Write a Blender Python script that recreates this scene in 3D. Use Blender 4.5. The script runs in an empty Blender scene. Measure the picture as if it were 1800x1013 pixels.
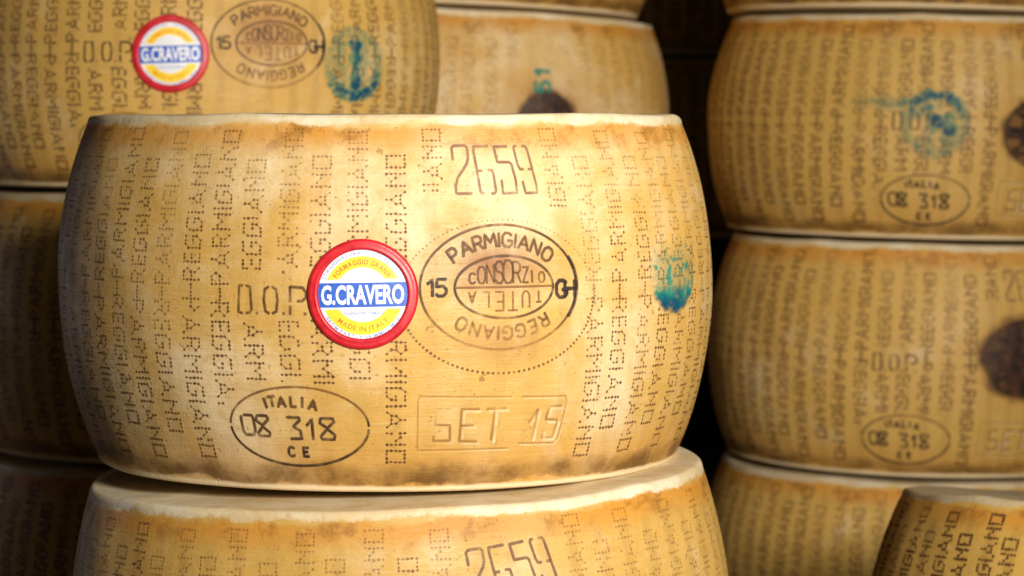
import bpy, math, random
import numpy as np
from mathutils import Vector, noise

random.seed(7)
scene = bpy.context.scene
COL = scene.collection
R = math.radians
EYE = 1.25                      # camera height above the floor (m)

# ------------------------------------------------------------------ camera
cam = bpy.data.cameras.new('camera')
cam.sensor_width = 36.0
cam.lens = 4580.0 / 1800.0 * 36.0
cam.clip_start = 0.05
cam.clip_end = 60.0
cam.dof.use_dof = True
cam.dof.focus_distance = 1.52
cam.dof.aperture_fstop = 12.0
cam_ob = bpy.data.objects.new('camera', cam)
cam_ob.location = (0, 0, EYE)
cam_ob.rotation_euler = (R(90 - 3.39), 0, 0)
COL.objects.link(cam_ob)
scene.camera = cam_ob

# ------------------------------------------------------------------ world, lamps, exposure
world = bpy.data.worlds.new('World')
scene.world = world
world.use_nodes = True
wb = world.node_tree.nodes['Background']
wb.inputs['Color'].default_value = (1.0, 0.86, 0.66, 1)
wb.inputs['Strength'].default_value = 0.007
scene.view_settings.view_transform = 'Standard'
scene.view_settings.look = 'None'
scene.view_settings.gamma = 1.0
scene.view_settings.exposure = 0.0
scene.view_settings.use_curve_mapping = False


def area(name, loc, target, size, watts, color, spread=180):
    L = bpy.data.lights.new(name, 'AREA')
    L.shape = 'DISK'
    L.size = size
    L.energy = watts
    L.color = color
    L.spread = R(spread)
    o = bpy.data.objects.new(name, L)
    o.location = (loc[0], loc[1], loc[2] + EYE)
    d = Vector((target[0], target[1], target[2] + EYE)) - Vector(o.location)
    o.rotation_euler = d.to_track_quat('-Z', 'Y').to_euler()
    COL.objects.link(o)
    return o


area('key_lamp', (0.76, -0.25, 0.42), (0.12, 1.70, 0.0), 0.44, 11.2, (1.0, 0.935, 0.84), 64)  # key light from the front right, a little above eye level
area('window_light', (-1.9, 3.0, -0.15), (-0.08, 1.70, -0.10), 0.45, 0.42, (1.0, 0.84, 0.84), 90)
area('fill_lamp', (0.42, -0.60, 0.90), (0.0, 2.0, 0.0), 0.6, 1.1, (1.0, 0.92, 0.80), 120)  # added fill light from the front, lifts the dim sides


# ------------------------------------------------------------------ materials
def new_mat(name):
    m = bpy.data.materials.new(name)
    m.use_nodes = True
    nt = m.node_tree
    for n in list(nt.nodes):
        nt.nodes.remove(n)
    out = nt.nodes.new('ShaderNodeOutputMaterial')
    return m, nt, out


class NT:
    """small helper to write node trees compactly"""

    def __init__(self, nt):
        self.nt = nt

    def n(self, typ, **kw):
        nd = self.nt.nodes.new(typ)
        for k, v in kw.items():
            setattr(nd, k, v)
        return nd

    def put(self, sock, v):
        if isinstance(v, bpy.types.NodeSocket):
            self.nt.links.new(v, sock)
        elif isinstance(v, (tuple, list)):
            sock.default_value = tuple(v) + ((1,) if len(v) == 3 and sock.type == 'RGBA' else ())
        else:
            sock.default_value = v

    def math(self, op, a, b=None, c=None, clamp=False):
        nd = self.n('ShaderNodeMath', operation=op, use_clamp=clamp)
        for i, v in enumerate((a, b, c)):
            if v is not None:
                self.put(nd.inputs[i], v)
        return nd.outputs[0]

    def ss(self, v, lo, hi, a=0.0, b=1.0):
        nd = self.n('ShaderNodeMapRange', interpolation_type='SMOOTHSTEP')
        self.put(nd.inputs['Value'], v)
        nd.inputs['From Min'].default_value = lo
        nd.inputs['From Max'].default_value = hi
        nd.inputs['To Min'].default_value = a
        nd.inputs['To Max'].default_value = b
        return nd.outputs['Result']

    def mix(self, f, a, b, blend='MIX'):
        nd = self.n('ShaderNodeMix', data_type='RGBA', blend_type=blend)
        nd.clamp_factor = True
        self.put(nd.inputs[0], f)
        self.put(nd.inputs[6], a)
        self.put(nd.inputs[7], b)
        return nd.outputs[2]

    def attr(self, name):
        return self.n('ShaderNodeAttribute', attribute_name=name).outputs['Fac']

    def noise(self, vec, scale, detail=4, rough=0.55, dist=0.0):
        nd = self.n('ShaderNodeTexNoise')
        self.put(nd.inputs['Vector'], vec)
        nd.inputs['Scale'].default_value = scale
        nd.inputs['Detail'].default_value = detail
        nd.inputs['Roughness'].default_value = rough
        nd.inputs['Distortion'].default_value = dist
        return nd.outputs['Fac']

    def vmath(self, op, a, b):
        nd = self.n('ShaderNodeVectorMath', operation=op)
        self.put(nd.inputs[0], a)
        self.put(nd.inputs[1], b)
        return nd.outputs[0]


def offset_coords(T):
    tc = T.n('ShaderNodeTexCoord')
    oi = T.n('ShaderNodeObjectInfo')
    off = T.math('MULTIPLY', oi.outputs['Random'], 37.0)
    cb = T.n('ShaderNodeCombineXYZ')
    T.put(cb.inputs[0], off)
    T.put(cb.inputs[1], off)
    T.put(cb.inputs[2], off)
    return T.vmath('ADD', tc.outputs['Object'], cb.outputs[0])


def rind_material():
    m, nt, out = new_mat('cheese_rind')
    T = NT(nt)
    P = offset_coords(T)
    et, eb, ang, hgt, burn, age_shade = (T.attr(a) for a in ('edge_top', 'edge_bot', 'ang', 'hgt', 'burn', 'age_shade'))
    wear = T.attr('wear')
    big = T.noise(P, 7.0, 5, 0.6, 0.4)
    mid = T.noise(P, 26.0, 6, 0.62, 0.3)
    fine = T.noise(P, 150.0, 4, 0.6)
    st = T.n('ShaderNodeMapping')
    T.put(st.inputs['Vector'], P)
    st.inputs['Scale'].default_value = (70, 70, 7)
    streak = T.noise(st.outputs[0], 1.0, 4, 0.6)
    # base: straw to golden, patchy
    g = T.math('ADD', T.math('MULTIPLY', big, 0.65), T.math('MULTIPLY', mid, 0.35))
    g = T.math('ADD', g, T.math('MULTIPLY', age_shade, 0.22))
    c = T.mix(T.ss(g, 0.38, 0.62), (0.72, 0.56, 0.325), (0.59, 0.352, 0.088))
    c = T.mix(T.math('MULTIPLY', T.ss(age_shade, 0.30, 1.0), T.ss(big, 0.30, 0.62, 0.30, 0.66)), c, (0.50, 0.315, 0.062))
    c = T.mix(T.math('MULTIPLY', T.ss(streak, 0.52, 0.78), 0.45), c, (0.52, 0.29, 0.075))
    # pale waxy bloom in blotches
    bloom = T.ss(T.noise(P, 14.0, 5, 0.7, 0.8), 0.56, 0.74)
    c = T.mix(T.math('MULTIPLY', bloom, 0.35), c, (0.78, 0.66, 0.45))
    # mottling and grain of the brushed rind
    mot = T.noise(P, 62.0, 5, 0.7, 0.6)
    c = T.mix(T.math('MULTIPLY', T.ss(mot, 0.50, 0.72), 0.42), c, (0.47, 0.275, 0.055))
    grain = T.noise(P, 620.0, 2, 0.6)
    c = T.mix(T.math('MULTIPLY', T.ss(grain, 0.45, 0.75), 0.20), c, (0.38, 0.225, 0.055))
    smear = T.ss(T.noise(P, 10.0, 6, 0.68, 1.2), 0.58, 0.74)
    c = T.mix(T.math('MULTIPLY', smear, T.ss(mot, 0.35, 0.65, 0.15, 0.5)), c, (0.36, 0.195, 0.055))
    # fine scuffs running round the belly from turning and brushing, and scattered eyes
    cx = T.n('ShaderNodeCombineXYZ')
    T.put(cx.inputs[0], T.math('MULTIPLY', ang, 5.0))
    T.put(cx.inputs[1], T.math('MULTIPLY', hgt, 42.0))
    T.put(cx.inputs[2], T.math('MULTIPLY', age_shade, 9.0))
    scuff = T.noise(cx.outputs[0], 1.6, 5, 0.7, 0.5)
    c = T.mix(T.math('MULTIPLY', T.ss(scuff, 0.56, 0.70), 0.22), c, (0.76, 0.63, 0.40))
    c = T.mix(T.math('MULTIPLY', T.ss(scuff, 0.44, 0.32), 0.22), c, (0.33, 0.185, 0.05))
    eye = T.ss(T.noise(P, 115.0, 3, 0.55), 0.695, 0.745)
    c = T.mix(T.math('MULTIPLY', eye, 0.60), c, (0.20, 0.10, 0.03))
    # dirt gathered along the punched columns
    cs = T.math('COSINE', T.math('MULTIPLY', T.math('SUBTRACT', ang, 0.068), 64.0))
    band = T.math('MULTIPLY', T.ss(cs, 0.0, 0.9), T.ss(T.math('ABSOLUTE', hgt), 0.80, 0.92, 1, 0))
    band = T.math('MULTIPLY', band, T.ss(mid, 0.30, 0.62, 0.25, 1.0))
    band = T.math('MULTIPLY', band, T.math('ADD', 0.06, T.math('MULTIPLY', age_shade, 0.34)))
    c = T.mix(band, c, (0.27, 0.145, 0.035))
    # orange oil band under the worn upper edge
    en = T.math('ADD', et, T.math('MULTIPLY', T.math('SUBTRACT', T.noise(P, 30.0, 5, 0.65), 0.5), 0.016))
    ob = T.math('MULTIPLY', T.ss(en, 0.000, 0.004), T.ss(en, 0.006, 0.022, 1, 0))
    c = T.mix(T.math('MULTIPLY', ob, T.ss(big, 0.34, 0.60, 0.65, 1.0)), c, (0.56, 0.25, 0.035))
    db = T.math('MULTIPLY', ob, T.ss(T.noise(P, 38.0, 5, 0.7), 0.47, 0.62))
    c = T.mix(T.math('MULTIPLY', db, 0.70), c, (0.27, 0.115, 0.018))
    # dark sooty band above the lower edge
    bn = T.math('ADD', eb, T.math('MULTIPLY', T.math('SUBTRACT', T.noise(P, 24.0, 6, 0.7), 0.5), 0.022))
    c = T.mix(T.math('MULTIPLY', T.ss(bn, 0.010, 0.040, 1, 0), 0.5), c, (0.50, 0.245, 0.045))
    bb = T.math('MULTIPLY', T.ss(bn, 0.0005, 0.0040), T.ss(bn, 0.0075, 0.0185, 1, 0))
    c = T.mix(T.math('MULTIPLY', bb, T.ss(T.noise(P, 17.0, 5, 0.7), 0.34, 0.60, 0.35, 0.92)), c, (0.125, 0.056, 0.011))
    # burn halo round the branded seal
    c = T.mix(T.math('MULTIPLY', burn, T.ss(mid, 0.25, 0.65, 0.55, 1.0)), c, (0.27, 0.10, 0.028))
    # small dark pits and specks
    sp = T.ss(T.noise(P, 330.0, 2, 0.5), 0.66, 0.74)
    c = T.mix(T.math('MULTIPLY', sp, 0.38), c, (0.24, 0.12, 0.035))
    # worn pale edges and faces
    wt = T.math('ADD', et, T.math('MULTIPLY', T.math('SUBTRACT', T.noise(P, 34.0, 6, 0.68), 0.5), 0.013))
    rimc = T.mix(T.ss(mid, 0.32, 0.66), (0.76, 0.67, 0.48), (0.62, 0.47, 0.25))
    rimc = T.mix(T.math('MULTIPLY', wear, 0.42), rimc, (0.33, 0.26, 0.155))
    rimc = T.mix(T.math('MULTIPLY', T.ss(mot, 0.54, 0.70), 0.45), rimc, (0.48, 0.30, 0.11))
    c = T.mix(T.ss(wt, -0.0006, 0.0015, 1, 0), c, rimc)
    wb_ = T.math('ADD', eb, T.math('MULTIPLY', T.math('SUBTRACT', T.noise(P, 22.0, 4, 0.6), 0.5), 0.004))
    c = T.mix(T.ss(wb_, 0.0004, 0.0026, 0.85, 0), c, (0.74, 0.60, 0.38))
    b = T.n('ShaderNodeBsdfPrincipled')
    T.put(b.inputs['Base Color'], c)
    T.put(b.inputs['Roughness'], T.ss(mid, 0.3, 0.7, 0.42, 0.62))
    b.inputs['Specular IOR Level'].default_value = 0.34
    b.inputs['Subsurface Weight'].default_value = 0.10
    b.inputs['Subsurface Radius'].default_value = (0.004, 0.002, 0.0008)
    b.inputs['Subsurface Scale'].default_value = 1.0
    hsum = T.math('ADD', T.math('MULTIPLY', fine, 0.35), T.math('MULTIPLY', mid, 1.0))
    hsum = T.math('ADD', hsum, T.math('MULTIPLY', sp, -0.30))
    hsum = T.math('ADD', hsum, T.math('MULTIPLY', grain, 0.16))
    hsum = T.math('ADD', hsum, T.math('MULTIPLY', mot, 0.35))
    hsum = T.math('ADD', hsum, T.math('MULTIPLY', scuff, 0.55))
    hsum = T.math('ADD', hsum, T.math('MULTIPLY', eye, -0.5))
    bp = T.n('ShaderNodeBump')
    bp.inputs['Strength'].default_value = 0.36
    bp.inputs['Distance'].default_value = 0.0022
    T.put(bp.inputs['Height'], hsum)
    nt.links.new(bp.outputs[0], b.inputs['Normal'])
    nt.links.new(b.outputs[0], out.inputs[0])
    return m


def ink_material(name, dark, brown, lo=0.25, hi=0.60, scale=120.0, rough=0.55, relief=0.6):
    """branded or punched marks: how strongly each mark took is read from the mesh's 'fade', its hue from 'tint'"""
    m, nt, out = new_mat(name)
    T = NT(nt)
    P = offset_coords(T)
    fade, tint = T.attr('fade'), T.attr('tint')
    nz = T.noise(P, scale, 4, 0.65)
    n2 = T.noise(P, 35.0, 4, 0.6)
    tt = T.math('ADD', tint, T.math('MULTIPLY', T.math('SUBTRACT', n2, 0.5), 0.9), clamp=True)
    c = T.mix(tt, dark, brown)
    a = T.math('MULTIPLY', fade, T.ss(nz, lo, hi, 0.35, 1.0), clamp=True)
    b = T.n('ShaderNodeBsdfPrincipled')
    T.put(b.inputs['Base Color'], c)
    b.inputs['Roughness'].default_value = rough
    b.inputs['Specular IOR Level'].default_value = 0.25
    if relief:
        bp = T.n('ShaderNodeBump')
        bp.invert = True
        bp.inputs['Strength'].default_value = relief
        bp.inputs['Distance'].default_value = 0.0006
        T.put(bp.inputs['Height'], fade)
        nt.links.new(bp.outputs[0], b.inputs['Normal'])
    tr = T.n('ShaderNodeBsdfTransparent')
    mx = T.n('ShaderNodeMixShader')
    T.put(mx.inputs[0], a)
    nt.links.new(tr.outputs[0], mx.inputs[1])
    nt.links.new(b.outputs[0], mx.inputs[2])
    nt.links.new(mx.outputs[0], out.inputs[0])
    return m


def plain(name, col, rough=0.4, var=0.12, scale=60.0, bump=0.0, spec=0.5):
    m, nt, out = new_mat(name)
    T = NT(nt)
    P = offset_coords(T)
    nz = T.noise(P, scale, 4, 0.6)
    c = T.mix(T.ss(nz, 0.3, 0.7), tuple(v * (1 - var) for v in col), tuple(min(1, v * (1 + var)) for v in col))
    b = T.n('ShaderNodeBsdfPrincipled')
    T.put(b.inputs['Base Color'], c)
    T.put(b.inputs['Roughness'], T.ss(nz, 0.3, 0.7, rough * 0.85, rough * 1.15))
    b.inputs['Specular IOR Level'].default_value = spec
    if bump:
        bp = T.n('ShaderNodeBump')
        bp.inputs['Strength'].default_value = bump
        bp.inputs['Distance'].default_value = 0.001
        T.put(bp.inputs['Height'], nz)
        nt.links.new(bp.outputs[0], b.inputs['Normal'])
    nt.links.new(b.outputs[0], out.inputs[0])
    return m


RIND = rind_material()
PIN = ink_material('pin_holes', (0.095, 0.042, 0.016), (0.30, 0.14, 0.05), 0.2, 0.5, 300.0)
BRAND = ink_material('branded_lines', (0.035, 0.022, 0.018), (0.34, 0.155, 0.04))
SEPIA = ink_material('sepia_numerals', (0.17, 0.085, 0.05), (0.36, 0.20, 0.11))
GROOVE = ink_material('oily_groove', (0.22, 0.10, 0.03), (0.50, 0.26, 0.07))
TEAL = ink_material('teal_ink', (0.001, 0.062, 0.120), (0.016, 0.26, 0.185), 0.22, 0.55, 170.0, 0.6, 0.0)
CHAR = ink_material('charred_wax', (0.018, 0.011, 0.010), (0.15, 0.055, 0.018), 0.2, 0.4, 60.0, 0.5, 0.0)
RED = plain('red_plastic', (0.52, 0.012, 0.022), 0.40, 0.14, 110.0, 0.14)
WHITE = plain('white_print', (0.78, 0.78, 0.81), 0.42, 0.06, 90.0, 0.1)
BLUE = plain('blue_print', (0.030, 0.115, 0.52), 0.42, 0.10, 200.0)
PALEBLUE = plain('pale_blue_print', (0.25, 0.33, 0.66), 0.42, 0.10, 300.0)
YELLOW = plain('yellow_print', (0.88, 0.62, 0.035), 0.42, 0.06, 200.0)
ORANGE = plain('orange_print', (0.78, 0.16, 0.02), 0.42, 0.1, 300.0)
FLOOR = plain('concrete', (0.10, 0.085, 0.07), 0.8, 0.3, 6.0, 0.2)
WALL = plain('dark_plaster', (0.035, 0.028, 0.022), 0.9, 0.3, 5.0, 0.2)
WOOD = plain('dark_wood', (0.09, 0.055, 0.03), 0.7, 0.35, 9.0, 0.3)


# ------------------------------------------------------------------ mesh helpers
class MB:
    def __init__(self):
        self.v, self.f, self.fade, self.tint = [], [], [], []

    def add(self, vs, fs, fade=1.0, tint=0.0):
        b = len(self.v)
        self.v.extend(vs)
        self.f.extend([tuple(i + b for i in f) for f in fs])
        n = len(vs)
        self.fade.extend(fade if isinstance(fade, (list, tuple)) else [fade] * n)
        self.tint.extend(tint if isinstance(tint, (list, tuple)) else [tint] * n)

    def build(self, name, mat, parent=None, smooth=True):
        me = bpy.data.meshes.new(name)
        me.from_pydata(self.v, [], self.f)
        for nm, arr in (('fade', self.fade), ('tint', self.tint)):
            a = me.attributes.new(nm, 'FLOAT', 'POINT')
            a.data.foreach_set('value', arr)
        if smooth:
            me.polygons.foreach_set('use_smooth', [True] * len(me.polygons))
        me.materials.append(mat)
        me.update()
        o = bpy.data.objects.new(name, me)
        o.parent = parent
        COL.objects.link(o)
        return o


def nz3(x, y, z, s):
    return noise.fractal(Vector((x, y, z)) * s, 0.9, 2.0, 4)


class Wheel:
    """one wheel of cheese: a lathed barrel with slightly uneven sides; marks are laid on its own surface"""
    SEG = 512

    def __init__(self, name, label, pos, r=0.215, H=0.2245, sag=0.0245, sag_bot=None, rot=0.0, roll=0.0, tilt=0.0, seed=0,
                 age_shade=0.3, burns=(), group=None, wob=1.0, wear=None, dz=0.0):  # rind depth: real browning, plus shade painted into the dim wheels
        self.r, self.H, self.sag, self.sagb = r, H, sag, sag if sag_bot is None else sag_bot
        self.dz = dz                                         # height of the mould's print on this wheel
        self.rot, self.seed, self.wob = R(rot), seed, wob
        rng = random.Random(seed)
        self.ph = [rng.uniform(0, 6.28) for _ in range(8)]
        self.ob = self.body(name, age_shade, burns, age_shade if wear is None else wear)
        self.ob['label'] = label
        self.ob['category'] = 'cheese wheel'
        if group:
            self.ob['group'] = group
        self.ob.location = (pos[0], pos[1], pos[2] + EYE)
        self.ob.rotation_euler = (R(tilt), R(roll), 0)

    def disp(self, th, z):
        p, s, c = self.ph, np.sin, np.cos
        t = z / self.H
        return self.wob * (0.0009 * s(2 * th + p[0] + 2.0 * t) + 0.0006 * s(5 * th + p[1] - 3.5 * t)
                           + 0.00035 * s(11 * th + p[2] + 9 * t) + 0.00025 * s(23 * th + p[3]) * s(17 * t + p[4])
                           + 0.0003 * s(3 * th + p[6]) * c(8 * t + p[5]))

    def side(self, z):
        t = 2 * z / self.H - 1
        k = np.where(t > 0, self.sag, self.sagb)
        return self.r - k * np.abs(t) ** 2.15

    def pt(self, th, z, h=0.0):
        rr = float(self.side(z) + self.disp(th, z)) + h
        return (rr * math.sin(th), -rr * math.cos(th), z)

    def body(self, name, age_shade, burns, wear):
        H, N = self.H, self.SEG
        bev = 0.0052
        prof = []                                            # (r, z, edge_top, edge_bot)
        rt, rb = float(self.side(H - bev)), float(self.side(bev))
        lift = 0.0026                                        # the underside rests on its middle, the rim stands clear
        for rr, zz in ((0.03, 0.0), (0.09, 0.0), (0.14, 0.0), (rb - 0.034, 0.0), (rb - 0.022, lift)):
            prof.append((rr, zz, 1.0, -(rb - rr)))
        for i in range(7):                                   # lower rounded edge
            a = math.pi / 2 * i / 6
            prof.append((rb - bev * 0.75 + bev * 0.75 * math.sin(a), lift + (bev - lift) * (1 - math.cos(a)), 1.0, -bev * (1 - i / 6) * 0.9))
        M = 150
        for i in range(1, M):
            z = bev + (H - 2 * bev) * i / M
            prof.append((float(self.side(z)), z, H - bev - z, z - bev))
        for i in range(7):                                   # upper rounded edge
            a = math.pi / 2 * i / 6
            prof.append((rt - bev * 0.75 + bev * 0.75 * math.cos(a), H - bev + bev * math.sin(a), -bev * i / 6 * 0.9, 1.0))
        for rr in (rt - 0.014, rt - 0.03, 0.14, 0.09, 0.03):
            prof.append((rr, H, -(rt - rr), 1.0))
        pr = np.array(prof)
        th = -math.pi + 2 * math.pi * np.arange(N) / N
        TH, RR = np.meshgrid(th, pr[:, 0])
        _, ZZ = np.meshgrid(th, pr[:, 1])
        K = np.clip(RR / 0.17, 0, 1) ** 4
        RD = RR + self.disp(TH, ZZ) * K
        wz = 0.0011 * np.sin(2 * TH + self.ph[6]) + 0.0006 * np.sin(5 * TH + self.ph[7]) + 0.0004 * np.sin(9 * TH + self.ph[0])
        top = np.clip((ZZ - (H - 0.02)) / 0.02, 0, 1)
        ZD = ZZ - np.abs(wz) * top * self.wob * K
        V = np.stack([RD * np.sin(TH), -RD * np.cos(TH), ZD], -1).reshape(-1, 3)
        rows = len(prof)
        idx = np.arange(rows * N).reshape(rows, N)
        nx = np.roll(idx, -1, 1)
        F = np.stack([idx[:-1], nx[:-1], nx[1:], idx[1:]], -1).reshape(-1, 4)
        faces = F.tolist() + [list(idx[0][::-1]), list(idx[-1])]
        me = bpy.data.meshes.new(name)
        me.from_pydata(V.tolist(), [], faces)
        B = np.zeros_like(TH)
        for (bt, bz, sx, sz, amt) in burns:
            q = ((TH - R(bt) - self.rot) * self.r / sx) ** 2 + ((ZZ - bz) / sz) ** 2
            B = np.maximum(B, amt * np.exp(-q))
        for nm, arr in (('edge_top', np.broadcast_to(pr[:, 2:3], TH.shape)), ('edge_bot', np.broadcast_to(pr[:, 3:4], TH.shape)),
                        ('ang', TH - self.rot), ('hgt', 2 * ZZ / H - 1), ('burn', B), ('age_shade', np.full_like(TH, age_shade)),
                        ('wear', np.full_like(TH, wear))):
            a = me.attributes.new(nm, 'FLOAT', 'POINT')
            a.data.foreach_set('value', np.ascontiguousarray(arr, dtype=np.float32).ravel())
        me.polygons.foreach_set('use_smooth', [True] * len(me.polygons))
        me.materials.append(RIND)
        me.update()
        o = bpy.data.objects.new(name, me)
        COL.objects.link(o)
        return o

    # --- local patch coordinates: a along the belly, b up, both in metres, about an anchor (degrees, height)
    def at(self, anchor, a, b, h):
        th = R(anchor[0]) + self.rot + a / self.r
        return self.pt(th, min(max(anchor[1] + self.dz + b, 0.006), self.H - 0.006), h)


def resample(pts, step):
    out = [pts[0]]
    for p, q in zip(pts, pts[1:]):
        L = math.hypot(q[0] - p[0], q[1] - p[1])
        n = max(1, int(math.ceil(L / step)))
        for i in range(1, n + 1):
            out.append((p[0] + (q[0] - p[0]) * i / n, p[1] + (q[1] - p[1]) * i / n))
    return out


def ribbon(mb, W, anchor, pts, width, h=0.0002, fade=1.0, tint=0.0, step=0.0012, bead=0.0):
    """a mark of the given width along a polyline, lying on the rind; bead > 0 makes it a raised half-round ridge"""
    pts = resample(pts, step)
    n = len(pts)
    closed = math.hypot(pts[0][0] - pts[-1][0], pts[0][1] - pts[-1][1]) < 1e-6
    rows = []
    for i, p in enumerate(pts):
        if closed:
            a, b = pts[(i - 1) % (n - 1)], pts[(i + 1) % (n - 1)]
        else:
            a, b = pts[max(i - 1, 0)], pts[min(i + 1, n - 1)]
        dx, dy = b[0] - a[0], b[1] - a[1]
        L = math.hypot(dx, dy) or 1e-9
        rows.append((p, (-dy / L, dx / L), (dx / L, dy / L), 1.0))
    if not closed:
        p, nn, d, _ = rows[0]
        rows.insert(0, ((p[0] - d[0] * width * .32, p[1] - d[1] * width * .32), nn, d, 0.55))
        p, nn, d, _ = rows[-1]
        rows.append(((p[0] + d[0] * width * .32, p[1] + d[1] * width * .32), nn, d, 0.55))
    prof = [(-1.35, 0), (-.62, 0), (.62, 0), (1.35, 0)] if not bead else [(-1, 0), (-.6, .6), (0, 1), (.6, .6), (1, 0)]
    vs, fd, tn = [], [], []
    for (p, nn, d, k) in rows:
        for (s, hh) in prof:
            a, b = p[0] + nn[0] * s * width / 2 * k, p[1] + nn[1] * s * width / 2 * k
            vs.append(W.at(anchor, a, b, h + hh * bead * k))
            fd.append((fade(a, b) if callable(fade) else fade) * (.06 if abs(s) > 1.1 else 1) * (.4 if k < 1 else 1))
            tn.append(tint(a, b) if callable(tint) else tint)
    m = len(prof)
    fs = []
    for i in range(len(rows) - 1):
        for j in range(m - 1):
            fs.append((i * m + j, i * m + j + 1, (i + 1) * m + j + 1, (i + 1) * m + j))
    mb.add(vs, fs, fd, tn)


def ellipse(cx, cy, rx, ry, a0=0, a1=360, n=96):
    return [(cx + rx * math.cos(R(a0 + (a1 - a0) * i / n)), cy + ry * math.sin(R(a0 + (a1 - a0) * i / n))) for i in range(n + 1)]


def disc(mb, W, anchor, a, b, rad, h=0.00025, fade=1.0, tint=0.0, n=6, ph=0.0):
    """a pin prick: full strength in the middle, dying out into a small halo of dirt"""
    vs, fd = [], []
    for k, (q, ff) in enumerate(((.72, 1.0), (1.55, .0))):
        for i in range(n):
            t = 6.2832 * i / n + ph
            vs.append(W.at(anchor, a + q * rad * math.cos(t), b + q * rad * math.sin(t), h * (1 - .3 * k)))
            fd.append(min(1, fade * 1.15) * ff)
    fs = [tuple(range(n))] + [(i, n + i, n + (i + 1) % n, (i + 1) % n) for i in range(n)]
    mb.add(vs, fs, fd, tint)


# hand-cut stroke letters, unit height, x in units of the width
GL = {
    'A': (.8, [[(0, 0), (.4, 1), (.8, 0)], [(.16, .36), (.64, .36)]]),
    'B': (.65, [[(0, 0), (0, 1), (.5, 1), (.62, .8), (.5, .55), (0, .55)], [(.5, .55), (.65, .3), (.5, 0), (0, 0)]]),
    'C': (.7, [[(.7, .85), (.5, 1), (.2, 1), (0, .75), (0, .25), (.2, 0), (.5, 0), (.7, .15)]]),
    'D': (.7, [[(0, 0), (0, 1), (.45, 1), (.7, .75), (.7, .25), (.45, 0), (0, 0)]]),
    'E': (.6, [[(.6, 1), (0, 1), (0, 0), (.6, 0)], [(0, .52), (.48, .52)]]),
    'G': (.75, [[(.72, .85), (.5, 1), (.2, 1), (0, .75), (0, .25), (.2, 0), (.55, 0), (.75, .2), (.75, .45), (.42, .45)]]),
    'H': (.7, [[(0, 0), (0, 1)], [(.7, 0), (.7, 1)], [(0, .5), (.7, .5)]]),
    'I': (.05, [[(.02, 0), (.02, 1)]]),
    'L': (.55, [[(0, 1), (0, 0), (.55, 0)]]),
    'M': (.9, [[(0, 0), (.08, 1), (.45, .35), (.82, 1), (.9, 0)]]),
    'N': (.7, [[(0, 0), (0, 1), (.7, 0), (.7, 1)]]),
    'O': (.75, [[(.2, 0), (0, .25), (0, .75), (.2, 1), (.55, 1), (.75, .75), (.75, .25), (.55, 0), (.2, 0)]]),
    'P': (.6, [[(0, 0), (0, 1), (.45, 1), (.6, .85), (.6, .6), (.45, .45), (0, .45)]]),
    'R': (.65, [[(0, 0), (0, 1), (.45, 1), (.62, .85), (.62, .6), (.45, .48), (0, .48)], [(.35, .48), (.65, 0)]]),
    'S': (.62, [[(.6, .85), (.45, 1), (.15, 1), (0, .8), (.1, .57), (.5, .45), (.62, .22), (.48, 0), (.15, 0), (0, .15)]]),
    'T': (.7, [[(0, 1), (.7, 1)], [(.35, 1), (.35, 0)]]),
    'U': (.65, [[(0, 1), (0, .22), (.18, 0), (.47, 0), (.65, .22), (.65, 1)]]),
    'V': (.75, [[(0, 1), (.37, 0), (.75, 1)]]),
    'Z': (.62, [[(0, 1), (.62, 1), (0, 0), (.62, 0)]]),
    '1': (.3, [[(0, .72), (.3, 1), (.3, 0)]]),
    '5': (.6, [[(.6, 1), (.06, 1), (0, .55), (.4, .6), (.6, .4), (.6, .18), (.42, 0), (.1, 0), (0, .12)]]),
}


def letter(mb, W, anchor, ch, cx, cy, hgt, ang=0.0, width=0.001, sx=1.0, **kw):
    w, strokes = GL[ch]
    ca, sa = math.cos(ang), math.sin(ang)
    base = kw.pop('h', 0.0002)
    for i, st in enumerate(strokes):
        pts = []
        for (x, y) in st:
            u, v = (x - w / 2) * hgt * sx, (y - .5) * hgt
            pts.append((cx + u * ca - v * sa, cy + u * sa + v * ca))
        ribbon(mb, W, anchor, pts, width, h=base + 0.00004 * i, **kw)


# ------------------------------------------------------------------ dotted lettering punched round the belly
DOT = {
    'P': ("111.", "1..1", "111.", "1...", "1..."), 'A': ("..1..", "..1..", ".1.1.", ".111.", "1...1"),
    'R': ("111.", "1..1", "111.", "1.1.", "1..1"), 'M': ("1...1", "11.11", "1.1.1", "1...1", "1...1"),
    'I': ("1", "1", "1", "1", "1"), 'G': (".111", "1...", "1.11", "1..1", "111."),
    'N': ("1..1", "11.1", "1.11", "1..1", "1..1"), 'O': ("1111", "1..1", "1..1", "1..1", "1111"),
    'E': ("111", "1..", "111", "1..", "111"),
}
PITCH = 5.63


def word_dots(word, length):
    """dot centres (along the column, across it) and the neighbour pairs that run together"""
    p, g, cross = 2.25, 3.5, 2.75
    tot = sum((len(DOT[c][0]) - 1) * p + g for c in word) - g
    k = length / tot
    out, links, x = [], [], 0.0
    for c in word:
        ids = {}
        for r_, row in enumerate(DOT[c]):
            for q, v in enumerate(row):
                if v == '1':
                    ids[(r_, q)] = len(out)
                    out.append(((x + q * p) * k, (2 - r_) * cross / 1000.0))
        x += (len(DOT[c][0]) - 1) * p + g
        for (r_, q), i in ids.items():
            for d in ((0, 1), (1, 0), (1, 1), (1, -1)):
                j = ids.get((r_ + d[0], q + d[1]))
                if j is None or (d[0] and d[1] and ((r_ + d[0], q) in ids or (r_, q + d[1]) in ids)):
                    continue
                links.append((i, j))
    return out, links


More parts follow.
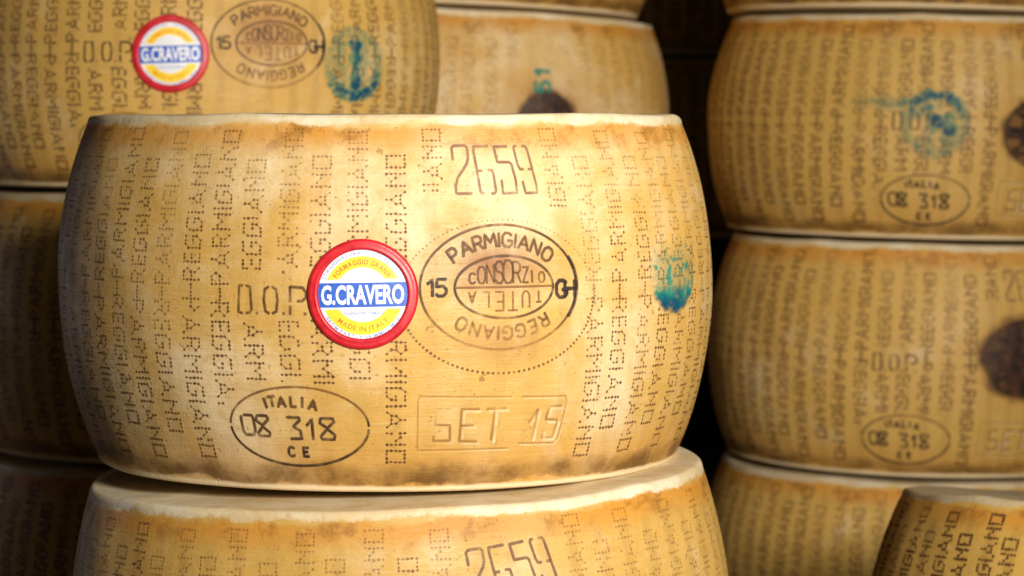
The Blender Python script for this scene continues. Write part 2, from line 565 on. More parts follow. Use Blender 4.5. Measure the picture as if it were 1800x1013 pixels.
UP = {w: word_dots(w, L) for w, L in (('PARMIGIANO', .0885), ('REGGIANO', .0725))}
DN = {w: word_dots(w, L) for w, L in (('PARMIGIANO', .0945), ('REGGIANO', .0775))}


def dotted(W, k0=-17, k1=17, size=0.00075, strength=1.0, skip_stamps=True, tint=0.25, drop=0.025, slant=0.0, link=.42):
    mb = MB()
    rng = random.Random(W.seed * 13 + 5)
    s = W.H / 0.2245
    for k in range(k0, k1 + 1):
        th0 = 3.9 + PITCH * k + rng.uniform(-.25, .25)
        jz = rng.uniform(-.0015, .0015)
        lean = rng.uniform(-.02, .02) + slant
        up, dn = ('PARMIGIANO', 'REGGIANO') if k % 2 else ('REGGIANO', 'PARMIGIANO')
        pu, lu = UP[up]
        pd, ld = DN[dn]
        dots = [(-c, .1235 + x) for x, c in pu] + [(c, .1125 - x) for x, c in pd]
        nd = len(dots)
        dots += [(0, .1208 - .0022 * i) for i in range(4)]
        links = lu + [(a + len(pu), b + len(pu)) for a, b in ld] + [(nd + i, nd + i + 1) for i in range(3)]
        cj = (rng.uniform(-.12, .12))
        kept = {}
        for n_, (a, z) in enumerate(dots):
            z = z * s + jz
            a = a + lean * (z - .118)
            deg = th0 + math.degrees(a / W.r)
            if skip_stamps:
                if k in (2, 3, 4):
                    continue
                if k == 1 and z < .178 or k == 5 and z < .168:
                    continue
                if -22 < deg < -8 and .104 < z < .131:
                    continue
                if k in (-4, -3, -2, -1) and z < .0665:
                    continue
                if k == -5 and ((deg + 12.1) / 14.5) ** 2 + ((z - .0406) / .026) ** 2 < 1:
                    continue
            f = nz3(a * 1.0 + th0 * .06, z * 8, W.seed * 3.1, 1.6)
            f = (.66 - 1.3 * (z / W.H - .5) * .72 - .20 * math.sin(R(th0)) + .40 * f + cj) * strength
            f = max(f, .24)
            if rng.random() < drop:
                continue
            rr = size * rng.uniform(.78, 1.15)
            a, z, ff = a + rng.uniform(-.00022, .00022), z + rng.uniform(-.00022, .00022), min(1, f * rng.uniform(.8, 1.15))
            tt = tint + rng.uniform(-.2, .3)
            kept[n_] = (a, z, ff, tt)
            disc(mb, W, (th0, z), a, 0.0, rr, fade=ff, tint=tt, ph=rng.random() * 3)
        for i, j in links:                          # the knife-cut between neighbouring pins
            if i in kept and j in kept:
                (a0, z0, f0, t0), (a1, z1, f1, t1) = kept[i], kept[j]
                L = math.hypot(a1 - a0, z1 - z0)
                na, nzz = -(z1 - z0) / L * size * .55, (a1 - a0) / L * size * .55
                q = [W.at((th0, z0), a0 + na, nzz, .00013), W.at((th0, z0), a0 - na, -nzz, .00013),
                     W.at((th0, z1), a1 - na, -nzz, .00013), W.at((th0, z1), a1 + na, nzz, .00013)]
                mb.add(q, [(0, 1, 2, 3)], min(f0, f1) * link * rng.uniform(.6, 1.3), max(t0, t1) + .2)
    return mb.build('dotted_lettering', PIN, W.ob)


# ------------------------------------------------------------------ stamps of the mould
MM = 1 / 3043.0                                     # metres per photo pixel on the belly of the near wheel


def px_map(cx, cy, scale, ox, oy, cosv):
    return lambda X, Y: ((ox + X / scale - cx) * MM / cosv, -(oy + Y / scale - cy) * MM)


def number_stamp(W, fade=.8, anchor=(20.6, .1908), tilt=0.0, tint=.4, width=.00165):
    mb = MB()
    M = px_map(868, 299, 7.235, 770, 230, .935)
    st = [[(165, 370), (160, 215), (190, 188), (340, 185), (370, 220), (370, 350), (345, 420), (215, 600), (185, 700), (185, 785), (205, 800), (390, 800)],
          [(650, 192), (455, 195), (452, 260), (500, 770), (520, 798), (548, 800)], [(492, 510), (545, 510)],
          [(622, 500), (680, 505), (692, 560), (706, 760), (692, 798), (648, 800)],
          [(920, 195), (735, 200), (760, 400), (930, 400), (955, 430), (990, 640), (990, 795), (800, 800), (795, 630)],
          [(1055, 192), (1022, 195), (1015, 230), (1045, 440), (1068, 490), (1115, 492)],
          [(1140, 190), (1195, 200), (1212, 260), (1275, 700), (1275, 795), (1112, 800), (1085, 650)], [(1190, 492), (1236, 492)]]
    ct, sn = math.cos(R(tilt)), math.sin(R(tilt))
    for i, s_ in enumerate(st):
        pts = [M(*p) for p in s_]
        pts = [(a * ct - b * sn, a * sn + b * ct) for a, b in pts]
        ribbon(mb, W, anchor, pts, width, h=.0002 + .00003 * i, tint=tint,
               fade=lambda a, b: min(1, max(.15, fade + .35 * nz3(a, b, W.seed, 90))))
    return mb.build('number_stamp', SEPIA, W.ob)


def plant_mark(W, fade=.95, anchor=(-12.1, .0406), tint=.05, bold=1.0):
    mb = MB()
    cv = .955
    M = px_map(525, 750, 5.627, 380, 660, cv)
    fd = lambda a, b: min(1, max(.25, fade - 9 * max(b, 0) + .3 * nz3(a, b, W.seed + 2, 70)))
    tn = lambda a, b: tint + max(0, b) * 26
    rx, ry = 128 * MM / cv, .0240
    ribbon(mb, W, anchor, ellipse(0, 0, rx, ry, 183, 357), .0016 * bold, fade=fd, tint=tn)
    ribbon(mb, W, anchor, ellipse(0, 0, rx, ry, 2, 177), .0014 * bold, h=.00023, fade=fd, tint=tn)
    st = [[(250, 398), (340, 400), (353, 440), (360, 560), (342, 602), (250, 605), (228, 560), (218, 450), (222, 410)],
          [(395, 400), (498, 400), (510, 440), (445, 500), (380, 450), (395, 400)],
          [(445, 512), (515, 575), (508, 612), (398, 612), (388, 585), (445, 512)],
          [(710, 410), (835, 410), (838, 440), (768, 505), (840, 545), (850, 630), (735, 633)],
          [(910, 490), (952, 440), (965, 420), (966, 635)],
          [(1055, 415), (1178, 415), (1190, 450), (1120, 512), (1045, 465), (1055, 415)],
          [(1120, 524), (1192, 585), (1184, 632), (1062, 632), (1048, 600), (1120, 524)]]
    for i, s_ in enumerate(st):
        ribbon(mb, W, anchor, [M(*p) for p in s_], .0018 * bold, h=.00022 + .00003 * i, fade=fade, tint=tint + .15)
    for ch, X, Y, ang in (('I', 500, 268, .28), ('T', 570, 250, .15), ('A', 668, 252, .05), ('L', 790, 248, 0), ('I', 880, 252, -.05), ('A', 985, 277, -.18)):
        a, b = M(X, Y)
        letter(mb, W, anchor, ch, a, b, .0060, ang, .0018 * bold, fade=fade * .9, tint=tint + .25, h=.00022)
    for ch, X, Y in (('C', 722, 770), ('E', 878, 770)):
        a, b = M(X, Y)
        letter(mb, W, anchor, ch, a, b, .0054, 0, .0018 * bold, fade=fade, tint=tint, h=.00022)
    return mb.build('plant_mark', BRAND, W.ob)


def origin_initials(W, fade=.75, anchor=(-15.3, .1162), tint=.35):
    mb = MB()
    M = px_map(480, 524, 4.606, 400, 480, .95)
    st = [[(122, 98), (92, 100), (85, 315), (120, 325)], [(150, 98), (185, 108), (196, 290), (182, 318), (150, 324)],
          [(342, 103), (310, 125), (300, 210), (312, 305), (342, 322)], [(370, 103), (402, 125), (412, 210), (402, 305), (370, 322)],
          [(515, 102), (515, 222)], [(515, 262), (515, 325)], [(515, 102), (615, 108), (645, 150), (640, 190), (610, 218), (575, 218)]]
    for i, s_ in enumerate(st):
        ribbon(mb, W, anchor, [M(*p) for p in s_], .00165, h=.00022 + .00003 * i, tint=tint,
               fade=lambda a, b: min(1, max(.3, fade + .25 * nz3(a, b, W.seed + 5, 80))))
    for X in (240, 460, 632):
        a, b = M(X, 322)
        disc(mb, W, anchor, a, b, .0009, fade=fade * .8, tint=tint + .2)
    return mb.build('origin_initials', BRAND, W.ob)


def date_stamp(W, fade=.62, anchor=(20.3, .0400), dark=False):
    mb, gr = MB(), MB()
    M0 = px_map(861, 750, 6.0, 710, 670, .93)

    def M(X, Y):
        return M0(X, Y + (X - 900) * .045)
    frame = [[(1100, 172), (140, 185), (118, 230), (120, 780), (1100, 742)], [(1215, 172), (1720, 165), (1745, 220), (1700, 640), (1650, 690), (1230, 690)]]
    st = [[(425, 292), (285, 295), (275, 470), (430, 472), (437, 640), (262, 648), (265, 590)],
          [(730, 287), (545, 290), (540, 645), (725, 645)], [(545, 472), (680, 468)],
          [(815, 285), (1022, 275)], [(900, 290), (888, 632)],
          [(1295, 432), (1388, 280), (1355, 612)],
          [(1660, 250), (1515, 255), (1490, 400), (1635, 410), (1605, 600), (1475, 605), (1475, 520)]]
    for i, s_ in enumerate(frame):
        ribbon(mb, W, anchor, [M(*p) for p in s_], .0024, h=-.0001, bead=.00012)
        ribbon(gr, W, anchor, [tuple(np.add(M(*p), (-.0015, .0014))) for p in s_], .0010, h=.0002, tint=.95, fade=fade * .8)
    for i, s_ in enumerate(st):
        pts = [M(*p) for p in s_]
        ribbon(mb, W, anchor, [tuple(np.add(p, (.0019, -.0019))) for p in pts], .0020, h=-.0001 + .00005 * i, bead=.00013)
        ribbon(gr, W, anchor, pts, .00150, h=.0002 + .00003 * i, tint=.1 if dark else .65,
               fade=lambda a, b: min(1, max(.08, fade + (0.3 if dark else 0) - 12 * b + .75 * nz3(a, b, W.seed + 8, 60))))
    me = mb.build('date_stamp', RIND, W.ob)
    for nm, v in (('edge_top', .1), ('edge_bot', .05), ('ang', .2), ('hgt', -1.0), ('burn', 0.), ('age_shade', .15)):
        a = me.data.attributes.new(nm, 'FLOAT', 'POINT')
        a.data.foreach_set('value', [v] * len(me.data.vertices))
    gr.build('date_numerals', GROOVE, me)
    return me


def arc_place(cx, cy, rx, ry, deg):
    x, y = cx + rx * math.cos(R(deg)), cy + ry * math.sin(R(deg))
    # outward normal of the ellipse gives the letter's up direction
    nx, ny = math.cos(R(deg)) / rx, math.sin(R(deg)) / ry
    return x, y, math.atan2(ny, nx) - math.pi / 2


def oval_seal(W, fade=.9, anchor=(20.9, .1226), burnt=0.0, ring=True):
    mb = MB()
    cv = .935
    M = px_map(883, 503, 3.377, 730, 370, cv)
    S = MM / 3.377
    fd = lambda a, b: min(1, max(.12, fade - .50 * max(0, -b - .006) / .030 + .30 * nz3(a, b, W.seed + 11, 55)))

    def tn(a, b):
        if burnt > .5:
            return .1
        y = b / .036
        x = a / .05
        return max(0, min(1, .15 + .45 * max(0, y) * (1 - abs(x)) + .95 * max(0, -y - .15) - .4 * max(0, x - .4)))
    c0 = M(515, 450)
    rx, ry = 474 * S / cv, 374 * S
    ribbon(mb, W, anchor, ellipse(c0[0], c0[1], rx, ry, 0, 360), .0015, fade=fd, tint=tn)
    c1 = M(535, 449)
    ix, iy = 297 * S / cv, 187 * S
    ribbon(mb, W, anchor, ellipse(c1[0], c1[1], ix, iy, 0, 360), .0015, h=.00022, fade=fd, tint=tn)
    ribbon(mb, W, anchor, [M(240, 449), M(828, 449)], .0012, h=.00025, fade=fd, tint=lambda a, b: .7)
    # words round the oval, tops outward all the way
    for word, d0, d1, hh in (('PARMIGIANO', 151, 27, 82), ('REGGIANO', -33, -144, 76)):
        wts = [GL[c][0] + .45 for c in word]
        cum = 0
        tot = sum(wts)
        for c, w_ in zip(word, wts):
            q = (cum + w_ / 2) / tot
            cum += w_
            deg = d0 + (d1 - d0) * q
            deg = math.degrees(math.atan2(math.sin(R(deg)) / (290 / 390), math.cos(R(deg))))
            x, y, an = arc_place(c0[0], c0[1] + (4 * S), 388 * S / cv, 280 * S, deg)
            letter(mb, W, anchor, c, x, y, hh * S, an, .00165, fade=fd, tint=tn, h=.00026)
    for ch, X, Y in (('1', 98, 447), ('5', 162, 447), ('G', 890, 470), ('H', 945, 470)):
        a, b = M(X, Y)
        letter(mb, W, anchor, ch, a, b, 100 * S, 0, .0018 if X < 500 else .0022, fade=min(1, fade * 1.1), tint=-.2, h=.00026)
    ribbon(mb, W, anchor, ellipse(c0[0] + .0006, c0[1], rx, ry, -30, 28, 30), .0022, h=.0003, fade=fade * .85, tint=-.3)
    for i, (ch, hh) in enumerate(zip('CONSORZIO', (60, 98, 112, 128, 134, 124, 92, 70, 58))):
        X = 340 + i * 53 - (12 if i > 6 else 0) + (8 if i == 8 else 0)
        a, b = M(X, 424 - hh / 2)
        letter(mb, W, anchor, ch, a, b, hh * S, 0, .00125, sx=.62 if hh > 90 else .85, fade=fd, tint=lambda a, b: .35, h=.00026)
    for i, (ch, hh) in enumerate(zip('TUTELA', (66, 96, 112, 112, 92, 66))):
        a, b = M(738 - i * 80, 478 + hh / 2)
        letter(mb, W, anchor, ch, a, b, hh * S, math.pi, .0011, sx=.75, fade=fd, tint=lambda a, b: .75, h=.00026)
    if ring:                                       # dotted outline left by the mould plate
        n = 118
        rr = random.Random(W.seed)
        for i in range(n):
            dg = 360 * i / n
            a, b = .0618 * math.cos(R(dg)), -.0058 + .0450 * math.sin(R(dg))
            low = math.sin(R(dg)) < 0
            disc(mb, W, anchor, a, b, .00075 if low else .0005, fade=(.8 if low else .45) * rr.uniform(.7, 1.1), tint=.45)
    return mb.build('oval_seal', BRAND, W.ob)


def patch(W, anchor, rx, ry, n, fn, name, mat, h=.0004):
    """a smear of ink or char on the rind: a fine grid whose strength fn(u, v) is worked out point by point"""
    mb = MB()
    vs, fd, tn = [], [], []
    for j in range(n + 1):
        for i in range(n + 1):
            u, v = -1 + 2 * i / n, -1 + 2 * j / n
            f, t = fn(u, v)
            vs.append(W.at(anchor, u * rx, v * ry, h))
            fd.append(max(0.0, min(1.0, f)))
            tn.append(t)
    fs = []
    for j in range(n):
        for i in range(n):
            q = (j * (n + 1) + i, j * (n + 1) + i + 1, (j + 1) * (n + 1) + i + 1, (j + 1) * (n + 1) + i)
            if max(fd[x] for x in q) > .02:
                fs.append(q)
    mb.add(vs, fs, fd, tn)
    return mb.build(name, mat, W.ob)


def sstep(x, a, b):
    t = max(0.0, min(1.0, (x - a) / (b - a)))
    return t * t * (3 - 2 * t)


def stroke_dist(u, v, segs):
    d = 9
    for (x0, y0), (x1, y1) in segs:
        dx, dy = x1 - x0, y1 - y0
        t = max(0, min(1, ((u - x0) * dx + (v - y0) * dy) / (dx * dx + dy * dy + 1e-9)))
        d = min(d, math.hypot(u - x0 - t * dx, v - y0 - t * dy))
    return d


def glyph_segs(ch, cx, cy, s, ang=0, sx=1.0):
    w, sts = GL[ch]
    ca, sa = math.cos(ang), math.sin(ang)
    out = []
    for st in sts:
        q = [(cx + ((x - w / 2) * sx * ca - (y - .5) * sa) * s, cy + ((x - w / 2) * sx * sa + (y - .5) * ca) * s) for x, y in st]
        out += list(zip(q, q[1:]))
    return out


def ink_main(seed):
    def fn(u, v):
        n1 = nz3(u, v, seed, 2.6)
        n2 = nz3(u, v, seed + 4, 6)
        n3 = nz3(u, v, seed + 7, 14)
        r = math.hypot(u, v) + .05 * n2
        foot = sstep(v + .12 * n2, -.28, -.62) * sstep(r, 1.0, .84) * sstep(n3 + 2.2 * (-.25 - v), -.55, .5)
        blob = sstep(r, .96, .72) * sstep(n2 + .5 * n1, .02, .34) * sstep(v, .55, .05) * .85
        side = sstep(abs(r - .86), .14, .03) * sstep(u + .25 * n1, -.1, .5) * sstep(v, .45, -.5) * sstep(n3, -.3, .25) * .8
        wash = .22 * sstep(r, .98, .6) * sstep(v + .3 * n1, .5, -.3)
        return max(foot * .98, blob * .9, side, wash), max(0, min(1, sstep(v + .2 * n1, -.80, -.35) + .25 * n2))
    return fn


def ink_ring(seed, segs, heavy, wmark=.075, base=.38, ax=1.0, dx=0.0, tail=0.0):
    """a rubber-stamped ring with letters inside, inked unevenly and smudged; ax, dx stretch the patch for a smear at its side"""
    hv = R(heavy)

    def fn(u, v):
        u = u * ax + dx
        n1 = nz3(u, v, seed, 2.4)
        n2 = nz3(u, v, seed + 4, 7)
        uu, vv = u + .05 * n2, v + .05 * n1
        r = math.hypot(uu, vv) + .04 * n1
        k = .5 + .5 * math.cos(math.atan2(v, u) - hv)
        ring = sstep(abs(r - .80), .22, .05) * (base + .70 * sstep(k, .50, .92)) * (.8 + .7 * n2)
        mark = sstep(stroke_dist(uu, vv, segs), wmark, wmark * .35) * (.70 + .6 * n1)
        wash = .30 * sstep(r, .98, .6) * sstep(n1 + .4 * n2, -.35, .35)
        smear = tail * sstep(u, -.6, -.9) * sstep(u, -2.9, -1.0) * sstep(abs(v - .58 + .08 * n1), .26, .02) * (.7 + .8 * n2)
        f = max(ring, mark, wash, smear)
        return f, max(0, min(1, 1.05 - 1.1 * sstep(f, .45, .9) + .2 * n1))
    return fn


def char_fn(seed, tan_side=0.0):
    def fn(u, v):
        r = math.hypot(u, v)
        n1 = nz3(u, v, seed, 2.2)
        n2 = nz3(u, v, seed + 9, 6)
        f = sstep(r + .05 * n1, .90, .80)
        halo = .55 * sstep(r + .12 * n1, 1.0, .82)
        if tan_side:                               # a few places in the ring where the wax stayed clean
            a = math.degrees(math.atan2(v, u))
            gap = 0
            for a0, wd, r0, rw in ((158, 13, .70, .15), (197, 11, .72, .14), (228, 6, .72, .10), (214, 5, .60, .10), (135, 5, .70, .10)):
                gap = max(gap, sstep(abs(a - a0 if a > 0 else a + 360 - a0), wd, wd * .5) * sstep(abs(r - r0), rw, rw * .5))
            f *= 1 - .8 * gap * tan_side
        return max(f * (.93 + .1 * n2), halo), max(0, min(1, .25 + .5 * n2 + .8 * (f < .3)))
    return fn


# ------------------------------------------------------------------ maker's disc with red rim
GCACHE = {}


def text_geo(s, bold):
    if (s, bold) in GCACHE:
        return GCACHE[(s, bold)]
    cu = bpy.data.curves.new('lettering', 'FONT')
    cu.body = s
    cu.size = 1.0
    cu.offset = bold
    cu.resolution_u = 3
    o = bpy.data.objects.new('lettering', cu)
    COL.objects.link(o)
    dg = bpy.context.evaluated_depsgraph_get()
    me = bpy.data.meshes.new_from_object(o.evaluated_get(dg))
    v = [(p.co.x, p.co.y) for p in me.vertices]
    f = [tuple(p.vertices) for p in me.polygons]
    bpy.data.objects.remove(o)
    bpy.data.curves.remove(cu)
    bpy.data.meshes.remove(me)
    GCACHE[(s, bold)] = (v, f)
    return v, f


def maker_disc(W, anchor=(-1.1, .1192), Rr=.0321, tilt=0.0):
    hub = bpy.data.objects.new('maker_disc', None)
    # red rim: a rounded ring, raised above the printed face
    prof = [(1.0, -.0006), (1.0, .0010), (.985, .0019), (.955, .0024), (.92, .0025), (.885, .0022), (.855, .0026), (.825, .0024), (.805, .0014), (.80, .0006)]
    mb = MB()
    N = 96
    vs = []
    for i in range(N):
        a = 2 * math.pi * i / N
        wob = 1 + .004 * math.sin(3 * a + W.seed) + .003 * math.sin(5 * a)
        for (q, h) in prof:
            vs.append(W.at(anchor, q * Rr * wob * math.cos(a), q * Rr * wob * math.sin(a), h))
    m = len(prof)
    mb.add(vs, [(i * m + j, ((i + 1) % N) * m + j, ((i + 1) % N) * m + j + 1, i * m + j + 1) for i in range(N) for j in range(m - 1)])
    root = mb.build('maker_disc', RED, W.ob)
    bpy.data.objects.remove(hub)
    ct, sn = math.cos(R(tilt)), math.sin(R(tilt))

    def at(x, y, h):                                # x, y in units of the disc radius
        return W.at(anchor, (x * ct - y * sn) * Rr, (x * sn + y * ct) * Rr, h)

    def region(inside_poly_rows, name, mat, h):
        q = MB()
        for rows in inside_poly_rows:
            vs_ = [at(x, y, h) for row in rows for x, y in row]
            w_ = len(rows[0])
            q.add(vs_, [(i * w_ + j, i * w_ + j + 1, (i + 1) * w_ + j + 1, (i + 1) * w_ + j) for i in range(len(rows) - 1) for j in range(w_ - 1)])
        return q.build(name, mat, root)

    def annulus(r0, r1, a0, a1, n=40):
        return [[(rr * math.cos(R(a0 + (a1 - a0) * i / n)), rr * math.sin(R(a0 + (a1 - a0) * i / n))) for rr in (r0, (r0 + r1) / 2, r1)] for i in range(n + 1)]

    H0 = .0008
    region([annulus(.001, .815, 0, 360, 72)], 'printed_face', WHITE, H0)
    # yellow crescents, cut straight where the band runs
    def crescent(ro, ri, ycut, sgn):
        rows = []
        for i in range(41):
            x = -1 + 2 * i / 40
            xo = x * math.sqrt(max(0, ro * ro - ycut * ycut))
            yo = math.sqrt(max(0, ro * ro - xo * xo))
            yi = math.sqrt(max(0, ri * ri - xo * xo)) if abs(xo) < ri else 0
            yi = max(yi, ycut)
            yo = max(yo, ycut)
            rows.append([(xo, sgn * yi), (xo, sgn * (yi + yo) / 2), (xo, sgn * yo)])
        return rows
    region([crescent(.69, .49, .275, 1), crescent(.73, .50, .265, -1)], 'yellow_crescent', YELLOW, H0 + .00012)
    band = [[(-.80 + 1.6 * i / 32, y) for y in (-.228, 0, .212)] for i in range(33)]
    region([band], 'blue_band', BLUE, H0 + .00018)

    def flat_text(s, x0, x1, y0, y1, name, mat, bold, h):
        v, f = text_geo(s, bold)
        xs, ys = [p[0] for p in v], [p[1] for p in v]
        q = MB()
        q.add([at(x0 + (p[0] - min(xs)) / (max(xs) - min(xs)) * (x1 - x0), y0 + (p[1] - min(ys)) / (max(ys) - min(ys)) * (y1 - y0), h) for p in v], f)
        return q.build(name, mat, root, False)

    def arc_text(s, rad, a0, a1, size, name, mat, bold, h, below=False):
        q = MB()
        ws = []
        for c in s:
            if c == ' ':
                ws.append(.35)
            else:
                v, f = text_geo(c, bold)
                ws.append(max(p[0] for p in v) - min(p[0] for p in v) + .16)
        tot, cum = sum(ws), 0
        for c, w_ in zip(s, ws):
            q_ = (cum + w_ / 2) / tot
            cum += w_
            if c == ' ':
                continue
            an = R(a0 + (a1 - a0) * q_)
            v, f = text_geo(c, bold)
            mx = (max(p[0] for p in v) + min(p[0] for p in v)) / 2
            k = size
            kx = abs(R(a1 - a0)) * rad / tot
            out = []
            for p in v:
                lx, ly = (p[0] - mx) * kx, (p[1] - .36) * k
                if below:
                    out.append(at(rad * math.cos(an) - lx * math.sin(an) - ly * math.cos(an), rad * math.sin(an) + lx * math.cos(an) - ly * math.sin(an), h))
                else:
                    out.append(at(rad * math.cos(an) + lx * math.sin(an) + ly * math.cos(an), rad * math.sin(an) - lx * math.cos(an) + ly * math.sin(an), h))
            q.add(out, f)
        return q.build(name, mat, root, False)

    flat_text('G.CRAVERO', -.745, .745, -.185, .175, 'maker_name', WHITE, .035, H0 + .00028)
    flat_text('STAGIONATURA FORMAGGI', -.37, .37, -.365, -.315, 'small_print', PALEBLUE, .01, H0 + .0002)
    arc_text('STAGIONATURA · DISTRIBUZIONE', .755, 158, 22, .095, 'rim_print', PALEBLUE, .012, H0 + .0002)
    arc_text('FROM PARTLY SKIMMED MILK', .77, -148, -32, .095, 'rim_print', PALEBLUE, .012, H0 + .0002, below=True)
    arc_text('FORMAGGIO GRANA', .59, 148, 32, .13, 'arched_print', ORANGE, .02, H0 + .00025)
    arc_text('MADE IN ITALY', .62, -135, -45, .12, 'arched_print', ORANGE, .005, H0 + .00025, below=True)
    return root


# ------------------------------------------------------------------ setting
def box(name, x0, x1, y0, y1, z0, z1, mat):
    mb = MB()
    v = [(x, y, z) for z in (z0, z1) for y in (y0, y1) for x in (x0, x1)]
    mb.add(v, [(0, 2, 3, 1), (4, 5, 7, 6), (0, 1, 5, 4), (1, 3, 7, 5), (3, 2, 6, 7), (2, 0, 4, 6)])
    o = mb.build(name, mat, None, False)
    o['kind'] = 'structure'
    return o


box('floor', -6, 6, -4, 6, -.2, EYE - .556, FLOOR)
box('back_wall', -6, 6, 4.6, 4.8, EYE - .556, 3.6, WALL)

# ------------------------------------------------------------------ the wheels
GROUP = 'cheese wheels stacked in columns'
SEALB = (20.9, .1290, .030, .022)

A = Wheel('cheese_wheel', 'large sharp cheese wheel in the centre with red-rimmed disc and unburnt oval seal',
          (-.0822, 1.72, -.2143), H=.2268, sag=.0225, sag_bot=.0262, seed=1, dz=.0023, age_shade=.20, group=GROUP, burns=[(19.5, .1385, .030, .017, 1.0), (20.9, .092, .035, .012, .35)])
dotted(A)
number_stamp(A)
plant_mark(A)
origin_initials(A)
date_stamp(A)
oval_seal(A)
patch(A, (58.2, .1320), .0325, .0325, 84, ink_main(3), 'ink_stamp', TEAL)
maker_disc(A, tilt=1.0)

B = Wheel('cheese_wheel', 'cheese wheel directly beneath the centre one, its wide pale rim showing',
          (-.0668, 1.69, -.4405), r=.2160, H=.2245, sag=.0185, roll=-2.0, seed=2, age_shade=.55, wear=.05, group=GROUP)
dotted(B)
number_stamp(B, fade=.9, anchor=(20.6, .1870), tilt=4.5, tint=.1)

C = Wheel('cheese_wheel', 'cheese wheel at upper left with a small red-rimmed disc beside a brown burnt seal',
          (-.2799, 2.37, -.0477), rot=.8, seed=3, age_shade=.55, group=GROUP, burns=[SEALB + (.9,), (20.9, .10, .04, .012, .25)])
dotted(C, size=.00095, strength=1.15, tint=.1)
plant_mark(C)
origin_initials(C, fade=1.0, tint=0)
oval_seal(C, fade=1.0, burnt=.3, ring=False)
maker_disc(C, anchor=(-1.2, .1133), tilt=1.5)
segs = glyph_segs('V', .0, .40, .30) + glyph_segs('T', .0, -.02, .36) + glyph_segs('B', .0, -.42, .26)
patch(C, (42.6, .1060), .0350, .0330, 84, ink_ring(8, segs, 275, .15, .34), 'ink_stamp', TEAL)

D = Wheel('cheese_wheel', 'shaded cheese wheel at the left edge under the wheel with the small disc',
          (-.2799, 2.35, -.2790), H=.2285, seed=4, rot=2.0, age_shade=.9, group=GROUP)  # rind darkened to stand in for the shade on this wheel
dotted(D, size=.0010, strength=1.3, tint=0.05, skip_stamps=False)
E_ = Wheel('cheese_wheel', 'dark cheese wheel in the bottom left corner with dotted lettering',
           (-.2850, 2.34, -.5060), H=.2255, seed=5, rot=-1.0, age_shade=1.0, group=GROUP)  # corner shade put into the rind colour as a deeper brown
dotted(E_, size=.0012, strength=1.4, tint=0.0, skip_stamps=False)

F = Wheel('cheese_wheel', 'blurred cheese wheel behind the centre one with a half-hidden charred seal',
          (-.0528, 2.78, -.1010), rot=2.9, roll=2.4, seed=6, age_shade=.15, group=GROUP, burns=[(20.9, .1155, .045, .036, .8)])
dotted(F, size=.0009, strength=.55, drop=.15)
patch(F, (19.6, .1150), .0345, .0385, 48, char_fn(2), 'charred_seal', CHAR)
mbd = MB()
for ch, z in (('1', .1640), ('5', .1510)):
    letter(mbd, F, (18.2, z), ch, 0, 0, .0150, math.pi / 2, .0042, fade=.75, tint=.95, h=.0006)
mbd.build('ink_digits', TEAL, F.ob)
F2 = Wheel('cheese_wheel', 'orange-edged cheese wheel at the top, cut by the frame, on the blurred middle stack',
           (-.0600, 2.79, .1262), rot=8, roll=2.4, seed=7, age_shade=.95, group=GROUP)

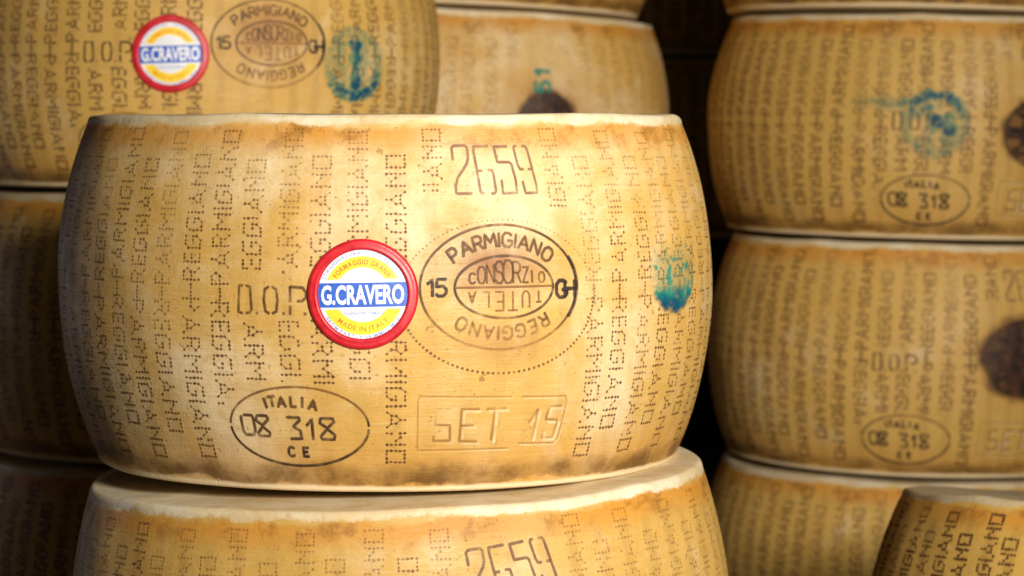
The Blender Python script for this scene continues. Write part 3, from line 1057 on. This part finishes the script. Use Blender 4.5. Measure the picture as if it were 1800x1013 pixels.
G = Wheel('cheese_wheel', 'cheese wheel at upper right with a smeared blue ink ring over its initials',
          (.4156, 2.70, -.1045), H=.2195, rot=6.3, roll=1.3, seed=8, age_shade=.62, group=GROUP, burns=[(20.9, .106, .06, .04, .35), (20.9, .066, .03, .016, .7)])
dotted(G, size=.0010, strength=.95, tint=.15, slant=.02)
number_stamp(G, fade=1.0, tint=.2)
plant_mark(G, bold=1.25, tint=-.1)
origin_initials(G, fade=1.0, tint=0)
date_stamp(G, dark=True)
oval_seal(G, fade=1.0, anchor=(20.9, .1060), burnt=1.0, ring=False)
patch(G, (20.9, .1060), .0575, .0420, 64, char_fn(5, 1.0), 'charred_seal', CHAR)
segs = glyph_segs('P', .05, -.02, .42) + glyph_segs('S', .40, .02, .44) + [((-.35, .42), (-.15, .48))]
patch(G, (-16.6, .1130), .0585, .0345, 100, ink_ring(21, segs, 88, .13, .34, .0585 / .0345, -.68, .5), 'ink_stamp', TEAL)
G2 = Wheel('cheese_wheel', 'brown cheese wheel at the top right, only its lower edge inside the frame',
           (.4150, 2.70, .1172), rot=20, roll=1.3, seed=9, age_shade=.9, group=GROUP)

H_ = Wheel('cheese_wheel', 'cheese wheel at right, second in its stack, with a nearly black charred seal',
           (.4180, 2.70, -.3360), H=.2298, rot=1.0, roll=1.3, seed=10, age_shade=.62, group=GROUP, burns=[(20.9, .12, .06, .045, .45)])
dotted(H_, size=.0010, strength=.95, tint=.15, slant=.02)
number_stamp(H_, fade=1.0, tint=.1)
plant_mark(H_, fade=.9, bold=1.2, tint=-.1)
origin_initials(H_, fade=1.0, tint=0)
date_stamp(H_, dark=True)
patch(H_, (20.2, .1215), .0590, .0455, 64, char_fn(14, .35), 'charred_seal', CHAR)
I_ = Wheel('cheese_wheel', 'cheese wheel low in the right stack, partly hidden by the corner wheel',
           (.4100, 2.70, -.5560), H=.2182, rot=-3, roll=1.0, seed=11, age_shade=.85, group=GROUP)
dotted(I_, size=.0010, strength=.9, tint=.1, skip_stamps=False)

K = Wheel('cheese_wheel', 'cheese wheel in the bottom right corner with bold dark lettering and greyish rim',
          (.4700, 1.90, -.4980), roll=4.0, tilt=-6.0, seed=12, rot=-14.0, age_shade=1.15, group=GROUP, wob=1.4)
dotted(K, size=.00112, strength=1.3, tint=-.1, skip_stamps=False, drop=.0)

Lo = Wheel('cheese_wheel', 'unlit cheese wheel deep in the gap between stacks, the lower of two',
           (.215, 3.42, -.1300), seed=13, rot=4, age_shade=1.0, group=GROUP)  # darkness of the gap painted in through a deep rind tone
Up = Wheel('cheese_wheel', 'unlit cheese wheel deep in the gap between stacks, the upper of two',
           (.215, 3.42, .0960), seed=14, rot=9, age_shade=1.0, group=GROUP)  # deep rind tone again carries the gap's painted shade
for w_ in (Lo, Up):
    dotted(w_, size=.0011, strength=1.2, skip_stamps=False)
